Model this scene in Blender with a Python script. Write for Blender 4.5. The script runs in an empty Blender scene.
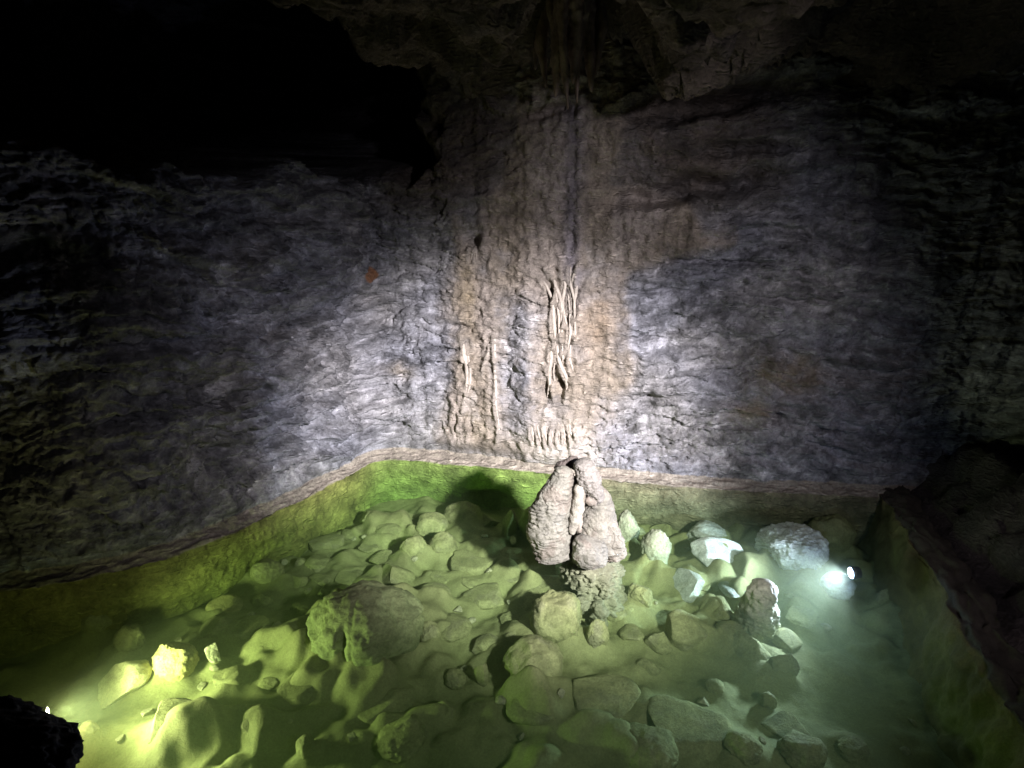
import bpy, bmesh, math, random
import numpy as np
from mathutils import Vector, Matrix

rng = np.random.RandomState(11)
random.seed(11)
scene = bpy.context.scene
COL = scene.collection

# ------------------------------------------------------------------ camera model
CAM_H, PITCH, F_PX = 2.0, math.radians(15.0), 610.0
CP, SP = math.cos(PITCH), math.sin(PITCH)


def ray(px, py):
    r = (px - 512.0) / F_PX
    u = (384.0 - py) / F_PX
    return np.array([r, CP + u * SP, -SP + u * CP])


def on_z(px, py, z):
    d = ray(px, py)
    t = (z - CAM_H) / d[2]
    return np.array([0, 0, CAM_H]) + d * t


def on_y(px, py, y):
    d = ray(px, py)
    return np.array([0, 0, CAM_H]) + d * (y / d[1])


def project(P):
    q = P - np.array([0, 0, CAM_H])
    depth = q[..., 1] * CP - q[..., 2] * SP
    up = q[..., 1] * SP + q[..., 2] * CP
    return 512 + F_PX * q[..., 0] / depth, 384 - F_PX * up / depth, depth


# ------------------------------------------------------------------ noise in numpy
def _perm(seed):
    p = np.random.RandomState(seed).permutation(256)
    return np.concatenate([p, p, p])


def noise2(x, y, seed=0):
    p = _perm(seed)
    xi, yi = np.floor(x).astype(np.int64), np.floor(y).astype(np.int64)
    xf, yf = x - xi, y - yi
    u, v = xf * xf * xf * (xf * (xf * 6 - 15) + 10), yf * yf * yf * (yf * (yf * 6 - 15) + 10)
    ang = np.arange(256) * (2 * math.pi / 256)
    gx, gy = np.cos(ang), np.sin(ang)

    def g(ix, iy, fx, fy):
        h = p[p[ix & 255] + (iy & 255)]
        return gx[h] * fx + gy[h] * fy
    a = g(xi, yi, xf, yf)
    b = g(xi + 1, yi, xf - 1, yf)
    c = g(xi, yi + 1, xf, yf - 1)
    d = g(xi + 1, yi + 1, xf - 1, yf - 1)
    ab = a + u * (b - a)
    cd = c + u * (d - c)
    return (ab + v * (cd - ab)) * 1.4


def fbm2(x, y, seed=0, octaves=4, gain=0.5, lac=2.03):
    s, a, f = 0, 1.0, 1.0
    for i in range(octaves):
        s = s + a * noise2(x * f + 17.3 * i, y * f - 9.1 * i, seed + i)
        a *= gain
        f *= lac
    return s


def noise3(P, seed=0):
    p = _perm(seed)
    G = np.random.RandomState(seed + 999).normal(size=(256, 3))
    G /= np.linalg.norm(G, axis=1)[:, None]
    I = np.floor(P).astype(np.int64)
    Fr = P - I
    W = Fr ** 3 * (Fr * (Fr * 6 - 15) + 10)
    out = 0
    for dx in (0, 1):
        for dy in (0, 1):
            for dz in (0, 1):
                h = p[p[p[(I[:, 0] + dx) & 255] + ((I[:, 1] + dy) & 255)] + ((I[:, 2] + dz) & 255)]
                d = (G[h] * (Fr - np.array([dx, dy, dz]))).sum(1)
                w = (W[:, 0] if dx else 1 - W[:, 0]) * (W[:, 1] if dy else 1 - W[:, 1]) * (W[:, 2] if dz else 1 - W[:, 2])
                out = out + w * d
    return out * 1.5


def fbm3(P, seed=0, octaves=4, gain=0.5):
    s, a, f = 0, 1.0, 1.0
    for i in range(octaves):
        s = s + a * noise3(P * f + 7.7 * i, seed + i)
        a *= gain
        f *= 2.03
    return s


def cells(u, v, seed=0, tilt=0.8):
    """broken rock facets: every cell has its own height and tilt; also returns the distance to the cell's edge"""
    R = np.random.RandomState(seed)
    T = R.rand(4096, 5)
    iu, iv = np.floor(u).astype(np.int64), np.floor(v).astype(np.int64)
    best = np.full(u.shape, 9.0)
    sec = np.full(u.shape, 9.0)
    hgt = np.zeros(u.shape)
    for du in (-1, 0, 1):
        for dv in (-1, 0, 1):
            cu, cv = iu + du, iv + dv
            k = (cu * 7919 + cv * 104729 + (cu * cv) * 31) & 4095
            px, py = cu + T[k, 0], cv + T[k, 1]
            d = np.hypot(u - px, v - py)
            h = T[k, 2] - 0.5 + tilt * ((T[k, 3] - 0.5) * (u - px) + (T[k, 4] - 0.3) * (v - py))
            closer = d < best
            sec = np.where(closer, best, np.minimum(sec, d))
            hgt = np.where(closer, h, hgt)
            best = np.where(closer, d, best)
    return hgt, sec - best, best


def sstep(a, b, x):
    t = np.clip((x - a) / (b - a), 0, 1)
    return t * t * (3 - 2 * t)


# ------------------------------------------------------------------ object helpers
def set_props(o, label=None, cat=None, group=None, kind=None):
    if label:
        o["label"] = label
    if cat:
        o["category"] = cat
    if group:
        o["group"] = group
    if kind:
        o["kind"] = kind
    return o


def mesh_from(name, V, Fc, mat, parent=None, col=None, smooth=True):
    me = bpy.data.meshes.new(name)
    V = np.asarray(V, dtype=np.float32)
    Fc = np.asarray(Fc, dtype=np.int32)
    n = Fc.shape[1]
    me.vertices.add(len(V))
    me.vertices.foreach_set("co", V.ravel())
    me.loops.add(Fc.size)
    me.loops.foreach_set("vertex_index", Fc.ravel())
    me.polygons.add(len(Fc))
    me.polygons.foreach_set("loop_start", np.arange(0, Fc.size, n, dtype=np.int32))
    me.polygons.foreach_set("use_smooth", np.full(len(Fc), smooth))
    if col is not None:
        at = me.color_attributes.new("tint", "FLOAT_COLOR", "POINT")
        c4 = np.ones((len(V), 4), dtype=np.float32)
        c4[:, :3] = col
        at.data.foreach_set("color", c4.ravel())
    me.update(calc_edges=True)
    me.validate()
    me.materials.append(mat)
    o = bpy.data.objects.new(name, me)
    COL.objects.link(o)
    if parent is not None:
        o.parent = parent
    return o


def grid_faces(nr, nc, flip=False):
    idx = np.arange(nr * nc).reshape(nr, nc)
    a, b, c, d = idx[:-1, :-1], idx[:-1, 1:], idx[1:, 1:], idx[1:, :-1]
    q = np.stack([a, b, c, d] if not flip else [d, c, b, a], -1)
    return q.reshape(-1, 4)


def empty(name, loc, label, cat, group=None):
    o = bpy.data.objects.new(name, None)
    o.location = loc
    o.empty_display_size = 0.1
    COL.objects.link(o)
    return set_props(o, label, cat, group)


def under(o, root):
    """hang a mesh built in world coordinates under its thing"""
    o.parent = root
    o.matrix_parent_inverse = Matrix.Translation(-Vector(root.location))
    return o


# ------------------------------------------------------------------ materials
def nodes_of(name):
    m = bpy.data.materials.new(name)
    m.use_nodes = True
    nt = m.node_tree
    nt.nodes.clear()
    return m, nt, nt.nodes, nt.links


def rock_material(name, tint=None, bump=0.6, rough=0.85, spec=0.25, fine=55.0, var=0.35, bump_dist=0.02, mottle=(0.6, 1.35), ridged=False):
    m, nt, N, L = nodes_of(name)
    out = N.new("ShaderNodeOutputMaterial")
    b = N.new("ShaderNodeBsdfPrincipled")
    b.inputs["Roughness"].default_value = rough
    b.inputs["Specular IOR Level"].default_value = spec
    L.new(b.outputs[0], out.inputs[0])
    tc = N.new("ShaderNodeNewGeometry")
    n1 = N.new("ShaderNodeTexNoise")
    n1.inputs["Scale"].default_value = 9.0
    n1.inputs["Detail"].default_value = 9.0
    n1.inputs["Roughness"].default_value = 0.68
    n2 = N.new("ShaderNodeTexNoise")
    n2.inputs["Scale"].default_value = fine
    n2.inputs["Detail"].default_value = 7.0
    n2.inputs["Roughness"].default_value = 0.7
    for n in (n1, n2):
        L.new(tc.outputs["Position"], n.inputs["Vector"])
    if tint is None:
        base = N.new("ShaderNodeAttribute")
        base.attribute_name = "tint"
        bo = base.outputs["Color"]
    else:
        base = N.new("ShaderNodeRGB")
        base.outputs[0].default_value = (*tint, 1)
        bo = base.outputs[0]
    mr = N.new("ShaderNodeMapRange")
    mr.inputs["From Min"].default_value = 0.28
    mr.inputs["From Max"].default_value = 0.72
    mr.inputs["To Min"].default_value = mottle[0]
    mr.inputs["To Max"].default_value = mottle[1]
    L.new(n1.outputs["Fac"], mr.inputs["Value"])
    mr2 = N.new("ShaderNodeMapRange")
    mr2.inputs["From Min"].default_value = 0.3
    mr2.inputs["From Max"].default_value = 0.7
    mr2.inputs["To Min"].default_value = 1 - var
    mr2.inputs["To Max"].default_value = 1 + var
    L.new(n2.outputs["Fac"], mr2.inputs["Value"])
    mu = N.new("ShaderNodeMath")
    mu.operation = "MULTIPLY"
    L.new(mr.outputs[0], mu.inputs[0])
    L.new(mr2.outputs[0], mu.inputs[1])
    vm = N.new("ShaderNodeVectorMath")
    vm.operation = "SCALE"
    L.new(bo, vm.inputs[0])
    L.new(mu.outputs[0], vm.inputs["Scale"])
    L.new(vm.outputs[0], b.inputs["Base Color"])
    hgt = n2.outputs["Fac"]
    if ridged:                                            # flaky, broken rock: ridged noise squeezed along the beds
        mp = N.new("ShaderNodeMapping")
        mp.inputs["Scale"].default_value = (1.0, 1.0, 2.9)
        L.new(tc.outputs["Position"], mp.inputs["Vector"])
        rn = N.new("ShaderNodeTexNoise")
        rn.noise_type = "RIDGED_MULTIFRACTAL"
        rn.normalize = True
        rn.inputs["Scale"].default_value = 15.0
        rn.inputs["Detail"].default_value = 9.0
        rn.inputs["Roughness"].default_value = 0.62
        rn.inputs["Distortion"].default_value = 0.5
        L.new(mp.outputs[0], rn.inputs["Vector"])
        rr = N.new("ShaderNodeMapRange")
        rr.inputs["From Min"].default_value = 0.15
        rr.inputs["From Max"].default_value = 0.75
        rr.inputs["To Min"].default_value = 0.66
        rr.inputs["To Max"].default_value = 1.3
        L.new(rn.outputs["Fac"], rr.inputs["Value"])
        m3 = N.new("ShaderNodeMath")
        m3.operation = "MULTIPLY"
        L.new(mu.outputs[0], m3.inputs[0])
        L.new(rr.outputs[0], m3.inputs[1])
        L.new(m3.outputs[0], vm.inputs["Scale"])
        ah = N.new("ShaderNodeMath")
        ah.operation = "MULTIPLY_ADD"
        ah.inputs[1].default_value = 1.3
        L.new(rn.outputs["Fac"], ah.inputs[0])
        L.new(n2.outputs["Fac"], ah.inputs[2])
        hgt = ah.outputs[0]
    bp = N.new("ShaderNodeBump")
    bp.inputs["Strength"].default_value = bump
    bp.inputs["Distance"].default_value = bump_dist
    L.new(hgt, bp.inputs["Height"])
    L.new(bp.outputs[0], b.inputs["Normal"])
    return m


M_WALL = rock_material("cave_rock", bump=0.8, fine=48.0, bump_dist=0.025, ridged=True)
M_CEIL = rock_material("ceiling_rock", bump=0.9, fine=40.0, bump_dist=0.035, ridged=True)
M_SILT = rock_material("silt", bump=0.5, fine=90.0, var=0.24, bump_dist=0.010, mottle=(0.74, 1.22))
M_BOULD = rock_material("silted_rock", bump=0.7, fine=75.0, var=0.32, bump_dist=0.014, mottle=(0.62, 1.3))
M_DRIP = rock_material("flowstone", bump=0.45, fine=80.0, var=0.2, bump_dist=0.008, rough=0.6, spec=0.4)
M_STUMP = rock_material("stump_rock", bump=0.6, fine=75.0, var=0.32, bump_dist=0.014, mottle=(0.65, 1.3), rough=.7, spec=.35)
M_DARK = rock_material("dark_rock", tint=(0.05, 0.047, 0.043), bump=0.8, fine=40.0)
M_CONC = rock_material("worn_concrete", tint=(0.09, 0.085, 0.075), bump=0.4, fine=60.0)


def plain(name, col, rough=0.5, metal=0.0, emit=None, strength=0.0):
    m, nt, N, L = nodes_of(name)
    out = N.new("ShaderNodeOutputMaterial")
    b = N.new("ShaderNodeBsdfPrincipled")
    b.inputs["Base Color"].default_value = (*col, 1)
    b.inputs["Roughness"].default_value = rough
    b.inputs["Metallic"].default_value = metal
    if emit:
        b.inputs["Emission Color"].default_value = (*emit, 1)
        b.inputs["Emission Strength"].default_value = strength
    L.new(b.outputs[0], out.inputs[0])
    return m


M_METAL = plain("lamp_metal", (0.12, 0.12, 0.13), 0.4, 0.8)
M_LENS_W = plain("lamp_lens_white", (0.8, 0.8, 0.8), 0.2, 0, (0.55, 0.70, 1.0), 60.0)
M_LENS_Y = plain("lamp_lens_warm", (0.8, 0.8, 0.7), 0.2, 0, (1.0, 0.97, 0.7), 40.0)

# ------------------------------------------------------------------ water's edge and the cave wall
EDGE = np.array([(-6.6, -1.6), (-5.7, 0.8), (-4.6, 2.2), (-3.6, 2.75), (-2.87, 3.0), (-2.41, 3.16), (-1.99, 3.49),
                 (-1.60, 4.10), (-1.38, 4.52), (-1.17, 4.90), (-0.98, 4.95), (-0.4, 4.82), (0.23, 4.67), (0.8, 4.52), (1.46, 4.37),
                 (2.2, 4.27), (2.8, 4.2), (3.6, 4.0), (4.6, 3.5), (5.5, 2.3), (6.0, 0.5), (6.0, -1.6)])


def catmull(P, n=60):
    out = []
    Q = np.vstack([2 * P[0] - P[1], P, 2 * P[-1] - P[-2]])
    for i in range(1, len(Q) - 2):
        p0, p1, p2, p3 = Q[i - 1], Q[i], Q[i + 1], Q[i + 2]
        t = np.linspace(0, 1, n, endpoint=False)[:, None]
        m1, m2 = (p2 - p0) * 0.5, (p3 - p1) * 0.5
        L1 = np.linalg.norm(p2 - p1)
        m1 = m1 / max(np.linalg.norm(m1), 1e-6) * min(L1, np.linalg.norm(m1))
        m2 = m2 / max(np.linalg.norm(m2), 1e-6) * min(L1, np.linalg.norm(m2))
        out.append((2 * t ** 3 - 3 * t ** 2 + 1) * p1 + (t ** 3 - 2 * t ** 2 + t) * m1 + (-2 * t ** 3 + 3 * t ** 2) * p2 + (t ** 3 - t ** 2) * m2)
    out.append(P[-1][None])
    return np.vstack(out)


fine = catmull(EDGE)
seg = np.r_[0, np.cumsum(np.linalg.norm(np.diff(fine, axis=0), axis=1))]
# denser columns where the wall stands near
S = [0.0]
while S[-1] < seg[-1]:
    x = np.interp(S[-1], seg, fine[:, 0])
    y = np.interp(S[-1], seg, fine[:, 1])
    S.append(S[-1] + (0.0105 if (y > 2.6 and -3.4 < x < 3.5) else 0.04))
S = np.array(S[:-1])
PX_, PY_ = np.interp(S, seg, fine[:, 0]), np.interp(S, seg, fine[:, 1])
tx, ty = np.gradient(PX_, S), np.gradient(PY_, S)
for _ in range(6):
    for a in (tx, ty):
        a[1:-1] = (a[:-2] + 2 * a[1:-1] + a[2:]) / 4
tl = np.hypot(tx, ty)
NX, NY = -ty / tl, tx / tl                       # outward, away from the pool
S_CORNER = float(np.interp(0, [0], [S[np.argmin(np.hypot(PX_ + 1.08, PY_ - 4.93))]]))
SX = lambda x: S[np.argmin(np.abs(PX_ - x) + 100 * (S < S_CORNER))]     # arc length where the back wall has that x


def wall_sz(px, py, side="back"):
    """where a sight line meets the smooth wall, in wall coordinates"""
    best, bs = 1e9, None
    d = ray(px, py)
    sel = S >= S_CORNER - 0.05 if side == "back" else S <= S_CORNER + 0.05
    ang = np.arctan2(PX_ + NX * .12, PY_ + NY * .12)
    target = math.atan2(d[0], d[1])
    k = np.where(sel)[0][np.argmin(np.abs(ang[sel] - target))]
    yy = PY_[k] + NY[k] * .12
    return S[k], CAM_H + d[2] * (yy / d[1])


# rows: under water, ledge, wall
rows = []
for z in np.linspace(-0.75, -0.012, 46):
    rows.append((0.0, z, 0))
LEDGE_T = np.linspace(0, 1, 12)
for t in LEDGE_T:
    rows.append((t, -0.005 + 0.05 * t ** 1.5, 1))
for z in np.arange(0.056, 3.9, 0.0112):
    rows.append((1.0, z, 2))
ROW_O = np.array([r[0] for r in rows])
ROW_Z = np.array([r[1] for r in rows])
ROW_K = np.array([r[2] for r in rows])
nr, nc = len(rows), len(S)
Sg = np.repeat(S[None], nr, 0)
Zg = np.repeat(ROW_Z[:, None], nc, 1)
Kg = np.repeat(ROW_K[:, None], nc, 1)

ledge_w = 0.10 + 0.035 * noise2(S * 1.7, S * 0, 3) + 0.03 * fbm2(S * 5, S * 0 + 3.1, 4, 3) + 0.05 * np.exp(-((S - S_CORNER - 0.4) / 0.5) ** 2)
s_mid0, s_mid1 = SX(-0.62), SX(0.72)
off = ROW_O[:, None] * ledge_w[None]
# the wall leans a little over the pool as it rises
off = off - 0.05 * np.clip(Zg, 0, 9) ** 1.3

is_back = sstep(S_CORNER - 0.1, S_CORNER + 0.25, Sg)
# flowstone covers the middle of the back wall
wob = 0.10 * fbm2(Sg * 0.0 + 3.3, Zg * 1.3, 41, 3) + 0.05 * fbm2(Sg * 6, Zg * 3, 45, 3)
wob2 = 0.16 * fbm2(Sg * 2.5, Zg * 1.6, 46, 4)
XL = np.interp(Zg, [.05, .8, 1.3, 1.7, 2.1, 2.6], [-.62, -.60, -.58, -.50, -.24, .06])
XR = np.interp(Zg, [.05, .6, 1.1, 1.6, 1.85, 2.1, 2.25, 2.6], [.78, .74, .78, .86, 1.50, 1.35, .88, .72])
XS = Sg - SX(0.0)
FLOW = sstep(-.10, .10, XS - XL + wob2) * (1 - sstep(-.16, .16, XS - XR + wob2 * 1.3))
FLOW = FLOW * sstep(-0.02, 0.15, Zg)
gap = np.exp(-(((Sg - SX(0.02) + wob * .5) / 0.17) ** 2)) * sstep(0.15, .35, Zg) * (1 - sstep(1.25, 1.6, Zg))
FLOWM = np.clip(FLOW * (1 - .32 * sstep(.05, .5, fbm2(Sg * 3.2, Zg * 2.2, 47, 4))) - 0.85 * gap, 0, 1)

rockamp = sstep(0.0, 0.22, Zg) * (1 - 0.60 * FLOWM)
wu = Sg + 0.10 * fbm2(Sg * 2.1, Zg * 2.1, 60, 3)
wv = Zg + 0.06 * fbm2(Sg * 2.3, Zg * 2.6, 64, 3) + 0.12 * noise2(Sg * .8, Zg * .8, 68)
h1, e1, _ = cells(wu / 0.50, wv / 0.13, 71)
h2, e2, _ = cells(wu / 0.19, wv / 0.052, 72)
h3, e3, _ = cells((wu + .02 * noise2(Sg * 14, Zg * 14, 5)) / 0.060, (wv + .012 * noise2(Sg * 15, Zg * 22, 6)) / 0.022, 73)
bed = noise2(Sg * 0.9, wv * 11, 80)
bed2 = noise2(Sg * 2.5, wv * 30, 81)
crack = np.exp(-(bed / 0.05) ** 2) * sstep(0.0, 0.35, noise2(Sg * 1.6, wv * 3, 83) + .12)
D = 0.0
D = D + 0.16 * fbm2(Sg * 0.55, Zg * 0.7, 21, 3)
D = D + 0.064 * h1 + 0.040 * h2 + 0.022 * h3
D = D + 0.036 * bed + 0.012 * bed2 + 0.04 * crack * sstep(-.2, .4, noise2(Sg * 5, wv * 8, 84))
D = D + 0.020 * sstep(.10, .02, e2) * sstep(.0, .5, noise2(wu * 6, wv * 9, 88) + .15)
D = D + 0.020 * np.abs(noise2(wu * 9, wv * 16, 85)) - .01
D = D + 0.010 * fbm2(wu * 30, wv * 42, 86, 2)
D = D * rockamp * (0.75 + 0.55 * (1 - is_back))
# pitted lower right of the back wall
hp, ep, fp = cells(wu / 0.055, wv / 0.045, 90)
pit_mask = sstep(SX(0.35), SX(0.7), Sg) * (1 - sstep(SX(1.3), SX(1.8), Sg)) * (1 - sstep(0.35, 0.75, Zg)) * sstep(0.03, 0.1, Zg)
D = D + 0.040 * pit_mask * sstep(0.42, 0.1, fp) * (hp > -0.15)
# pale calcite bulge low on the back wall behind the stump
D = D - 0.10 * np.exp(-((Sg - SX(0.38)) / 0.33) ** 2 - ((Zg - 0.22) / 0.2) ** 2) * (Kg == 2)
# flowstone: upright folds and small rims
D = D - FLOWM * (0.026 * np.abs(noise2(Sg * 5 + .8 * noise2(Sg * 3, Zg * 3, 2), Zg * 1.1, 95)) + 0.008 * noise2(Sg * 19 + .8 * noise2(Sg * 5, Zg * 5, 4), Zg * 3.4, 96)
                 + 0.022 * fbm2(Sg * 16, Zg * 17, 99, 4))
# hollows behind the stone drips
for (qx, qy, rx, rz, dp) in [(550, 300, .035, .14, .045), (559, 312, .03, .16, .05), (569, 305, .03, .13, .045), (555, 372, .035, .10, .05), (563, 385, .04, .09, .06), (546, 388, .03, .12, .05), (466, 372, .03, .2, .03)]:
    s0, z0 = wall_sz(qx, qy, "back")
    g = ((Sg - s0 + .03 * noise2(Sg * 9, Zg * 9, 7)) / rx) ** 2 + ((Zg - z0 + .04 * noise2(Sg * 7, Zg * 7, 8)) / rz) ** 2
    D = D + dp * np.exp(-np.clip(g, 0, 30) ** 2)
# hollows of their own shape: (px, py, rx, rz, depth, side)
for (qx, qy, rx, rz, dp, sd) in [(648, 401, .085, .07, .12, "back"), (779, 421, .05, .04, .09, "back"), (462, 328, .09, .03, .09, "back"),
                                 (476, 240, .045, .04, .09, "back"), (548, 388, .03, .085, .08, "back"), (563, 382, .022, .05, .08, "back"),
                                 (575, 300, .03, .10, .06, "back"), (552, 292, .02, .09, .06, "back"), (598, 335, .11, .008, .05, "back"),
                                 (640, 337, .13, .016, .06, "back"), (655, 290, .25, .02, .06, "back"), (690, 262, .3, .018, .06, "back"),
                                 (455, 425, .012, .10, .05, "back"), (470, 430, .012, .10, .05, "back"), (399, 425, .05, .03, .05, "back"),
                                 (800, 300, .25, .02, .07, "back"), (740, 262, .22, .02, .07, "back"), (300, 330, .2, .03, .07, "left"), (240, 395, .25, .04, .09, "left"),
                                 (150, 345, .3, .035, .1, "left"), (215, 455, .16, .06, .10, "left"), (120, 420, .3, .03, .1, "left")]:
    s0, z0 = wall_sz(qx, qy, sd)
    g = ((Sg - s0 + .02 * noise2(Sg * 9, Zg * 9, 7)) / rx) ** 2 + ((Zg - z0 + .025 * noise2(Sg * 7, Zg * 7, 8)) / rz) ** 2
    D = D + dp * np.exp(-np.clip(g, 0, 30) ** 1.5)
# comb of small holes above the stump
for k in range(7):
    s0, z0 = wall_sz(536 + 6.3 * k, 434 + (k % 2) * 2, "back")
    g = ((Sg - s0) / .014) ** 2 + ((Zg - z0) / .05) ** 2
    D = D + .028 * np.exp(-np.clip(g, 0, 30) ** 1.4)
# ribs of dripstone standing out of the flowstone
DRIPS = [
    ("fan of pale stone drips meeting in a net on the back wall above the stump",
     [[(541, 277, 3), (546, 285, 3), (552, 300, 4), (554, 315, 5), (555, 330, 5), (556, 345, 5)],
       [(553, 270, 3), (556, 285, 4), (560, 300, 4), (562, 320, 4), (563, 345, 5)],
       [(563, 268, 3), (565, 285, 4), (563, 302, 3.5), (567, 325, 4)],
       [(571, 266, 3), (570, 285, 4), (574, 300, 5), (574, 320, 5), (575, 340, 4)],
       [(584, 260, 2), (578, 268, 3), (573, 276, 4), (571, 292, 3)], [(548, 268, 3), (553, 280, 3), (557, 297, 3), (560, 318, 3), (559, 340, 3)], [(568, 292, 2), (569, 312, 3), (570, 335, 3), (568, 350, 2)],
       [(577, 270, 3), (577, 290, 4), (574, 306, 5)]], (560, 300), 700),
    ("lower strand of pale stone drips forking round two dark holes on back wall",
     [[(551, 345, 4), (552, 358, 4), (549, 370, 3.5), (550, 385, 4), (547, 397, 3)],
       [(558, 345, 5), (560, 362, 5), (566, 375, 4.5), (567, 388, 4), (566, 400, 3)],
       [(556, 358, 4), (553, 372, 3), (555, 385, 3)],
       [(571, 345, 4), (570, 360, 3.5), (573, 372, 3)],
       [(563, 345, 4), (563, 358, 4), (560, 366, 4)]], (560, 370), 720),
    ("single long thin drip with short side strand, left half of the back wall",
     [[(494, 336, 3), (494, 350, 4), (495, 370, 3.5), (496, 390, 3.5), (495, 405, 3), (498, 425, 2.5), (499, 440, 2)],
       [(490, 345, 2.5), (488, 355, 3), (484, 362, 2.5), (482, 375, 2)]], (495, 380), 740),
    ("grey violet rib of flowstone hanging under a dark notch, leftmost on the back wall",
     [[(462, 330, 5), (463, 350, 6), (466, 365, 5), (468, 380, 4), (464, 398, 3.5), (462, 412, 2.5)],
       [(467, 352, 3), (470, 368, 4), (469, 385, 3), (466, 400, 2)]], (465, 370), 760),
    ("two tiny drips under a small dark hole, highest on the left of the flowstone",
     [[(472, 246, 2.2), (472, 254, 2), (471, 261, 1.5)], [(477, 246, 2.2), (477, 255, 2), (477, 262, 1.5)]], (474, 252), 775),
    ("row of short stubby drips like a comb just above the stump",
     [[(532 + 6.4 * k + 2 * math.sin(k * 5), 424 + 2 * math.sin(k * 3), 2.4), (533 + 6.4 * k, 433, 3.0), (534.5 + 6.4 * k, 440 + 3 * math.sin(k * 7), 2)] for k in range(8)], (550, 434), 780),
]
RIB = np.zeros(Sg.shape)
for (_, lns, _, _) in DRIPS:
    for ln in lns:
        pl = [wall_sz(p[0], p[1], "back") for p in ln]
        for (p0, p1, q0) in zip(pl, pl[1:], ln):
            m = (np.abs(Sg - (p0[0] + p1[0]) / 2) < .16) & (Zg > min(p0[1], p1[1]) - .1) & (Zg < max(p0[1], p1[1]) + .1)
            dx, dz = p1[0] - p0[0], p1[1] - p0[1]
            t_ = np.clip(((Sg[m] - p0[0]) * dx + (Zg[m] - p0[1]) * dz) / (dx * dx + dz * dz + 1e-9), 0, 1)
            dd = np.hypot(Sg[m] - p0[0] - t_ * dx, Zg[m] - p0[1] - t_ * dz)
            RIB[m] = np.maximum(RIB[m], np.exp(-(dd / (.0042 * q0[2] + .004)) ** 2))
D = D - .026 * RIB
# under water and on the ledge: worn smooth, a few lumps
low = (Kg == 0)
D = D + low * (0.034 * fbm2(Sg * 3, Zg * 5, 33, 4) + 0.010 * fbm2(Sg * 22, Zg * 26, 37, 3) * (1 - .75 * is_back * (1 - sstep(SX(.4), SX(.6), Sg))))
D = D + (Kg == 1) * (0.016 * fbm2(Sg * 9, Zg * 40, 38, 4))
off = off + D
hz = 2.37 + .10 * fbm2(Sg * 2, Sg * 0, 150, 3) + .05 * np.clip(S_CORNER - 1.6 - Sg, 0, 2)
sl = S_CORNER + .10 + .25 * fbm2(Zg * 2.5, Sg * 2.5, 151, 3)
HOL = sstep(-.10, .16, Zg - hz + .05 * noise2(Sg * 5, Zg * 3, 156)) * sstep(.45, -.35, Sg - sl) * (Kg == 2)
off = off + 1.9 * HOL
for (qx, qy, rx, rz, dp) in [(705, 105, .55, .10, .35), (690, 190, .50, .10, .30), (745, 150, .30, .05, .12), (560, 118, .20, .05, .12)]:
    s0, z0 = wall_sz(qx, qy, "back")
    g = ((Sg - s0 + .10 * noise2(Sg * 3, Zg * 3, 152)) / rx) ** 2 + ((Zg - z0 + .06 * noise2(Sg * 3, Zg * 5, 153) - .12 * (Sg - s0)) / rz) ** 2
    off = off + dp * np.exp(-np.clip(g, 0, 30) ** 1.8)
X = PX_[None] + NX[None] * off
Y = PY_[None] + NY[None] * off
Z = Zg + (Kg == 1) * 0.016 * fbm2(Sg * 6, off * 24, 39, 4) + (Kg == 2) * rockamp * (0.012 * noise2(Sg * 12, Zg * 10, 40))

# mineral colours of the wall
grey = np.array([0.30, 0.285, 0.290])
blue = np.array([0.235, 0.232, 0.262])
tan = np.array([0.345, 0.285, 0.228])
pink = np.array([0.42, 0.355, 0.31])
calc = np.array([0.56, 0.50, 0.45])
n_a = fbm2(Sg * 1.3, Zg * 1.6, 110, 4)[..., None]
colr = grey + (blue - grey) * np.clip(0.5 + n_a, 0, 1)
darkp = sstep(0.0, 0.5, fbm2(wu * 5, wv * 9, 113, 4))[..., None]
colr = colr * 1.2 * (1 - 0.36 * darkp)
colr = colr * (1 + .45 * np.clip(h2, -.5, .6) + .55 * np.clip(h3, -.5, .6))[..., None]
colr = colr * (1 - .45 * sstep(.09, .02, e2) * sstep(-.1, .4, noise2(wu * 6, wv * 9, 88)))[..., None]
pale = sstep(0.10, 0.6, fbm2(wu * 7, wv * 12, 114, 4))[..., None]
colr = colr * (1 + 0.45 * pale)
fl = np.clip(FLOWM + .5 * FLOW * sstep(1.7, 2.1, Zg), 0, 1)[..., None]
flc = tan + (pink - tan) * sstep(-.3, .5, noise2(Sg * 4, Zg * .7, 120) + .5 * noise2(Sg * 3, Zg * 4, 123))[..., None]
flc = flc * (1 + .35 * sstep(1.6, 2.2, Zg))[..., None]
colr = colr * (1 - fl) + flc * fl * (1 + 0.16 * noise2(Sg * 15, Zg * 1.0, 121) + .3 * fbm2(Sg * 9, Zg * 9, 124, 4))[..., None]
# violet-grey film down the middle of the flowstone
vi = np.exp(-((Sg - SX(0.45) + .3 * wob) / 0.07) ** 2)[..., None] * sstep(1.2, 1.7, Zg)[..., None]
colr = colr * (1 - .6 * vi) + np.array([.33, .30, .37]) * .6 * vi
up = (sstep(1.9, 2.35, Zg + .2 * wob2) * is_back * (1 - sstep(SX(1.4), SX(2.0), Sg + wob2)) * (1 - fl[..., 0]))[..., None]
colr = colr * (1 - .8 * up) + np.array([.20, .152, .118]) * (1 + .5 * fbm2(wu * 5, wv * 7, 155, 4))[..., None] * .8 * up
cb = (np.exp(-((Sg - SX(0.42)) / 0.40) ** 2 - ((Zg - 0.20) / 0.26) ** 2) * (Kg == 2))[..., None]
colr = colr * (1 - .8 * cb) + calc * .8 * cb
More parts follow.
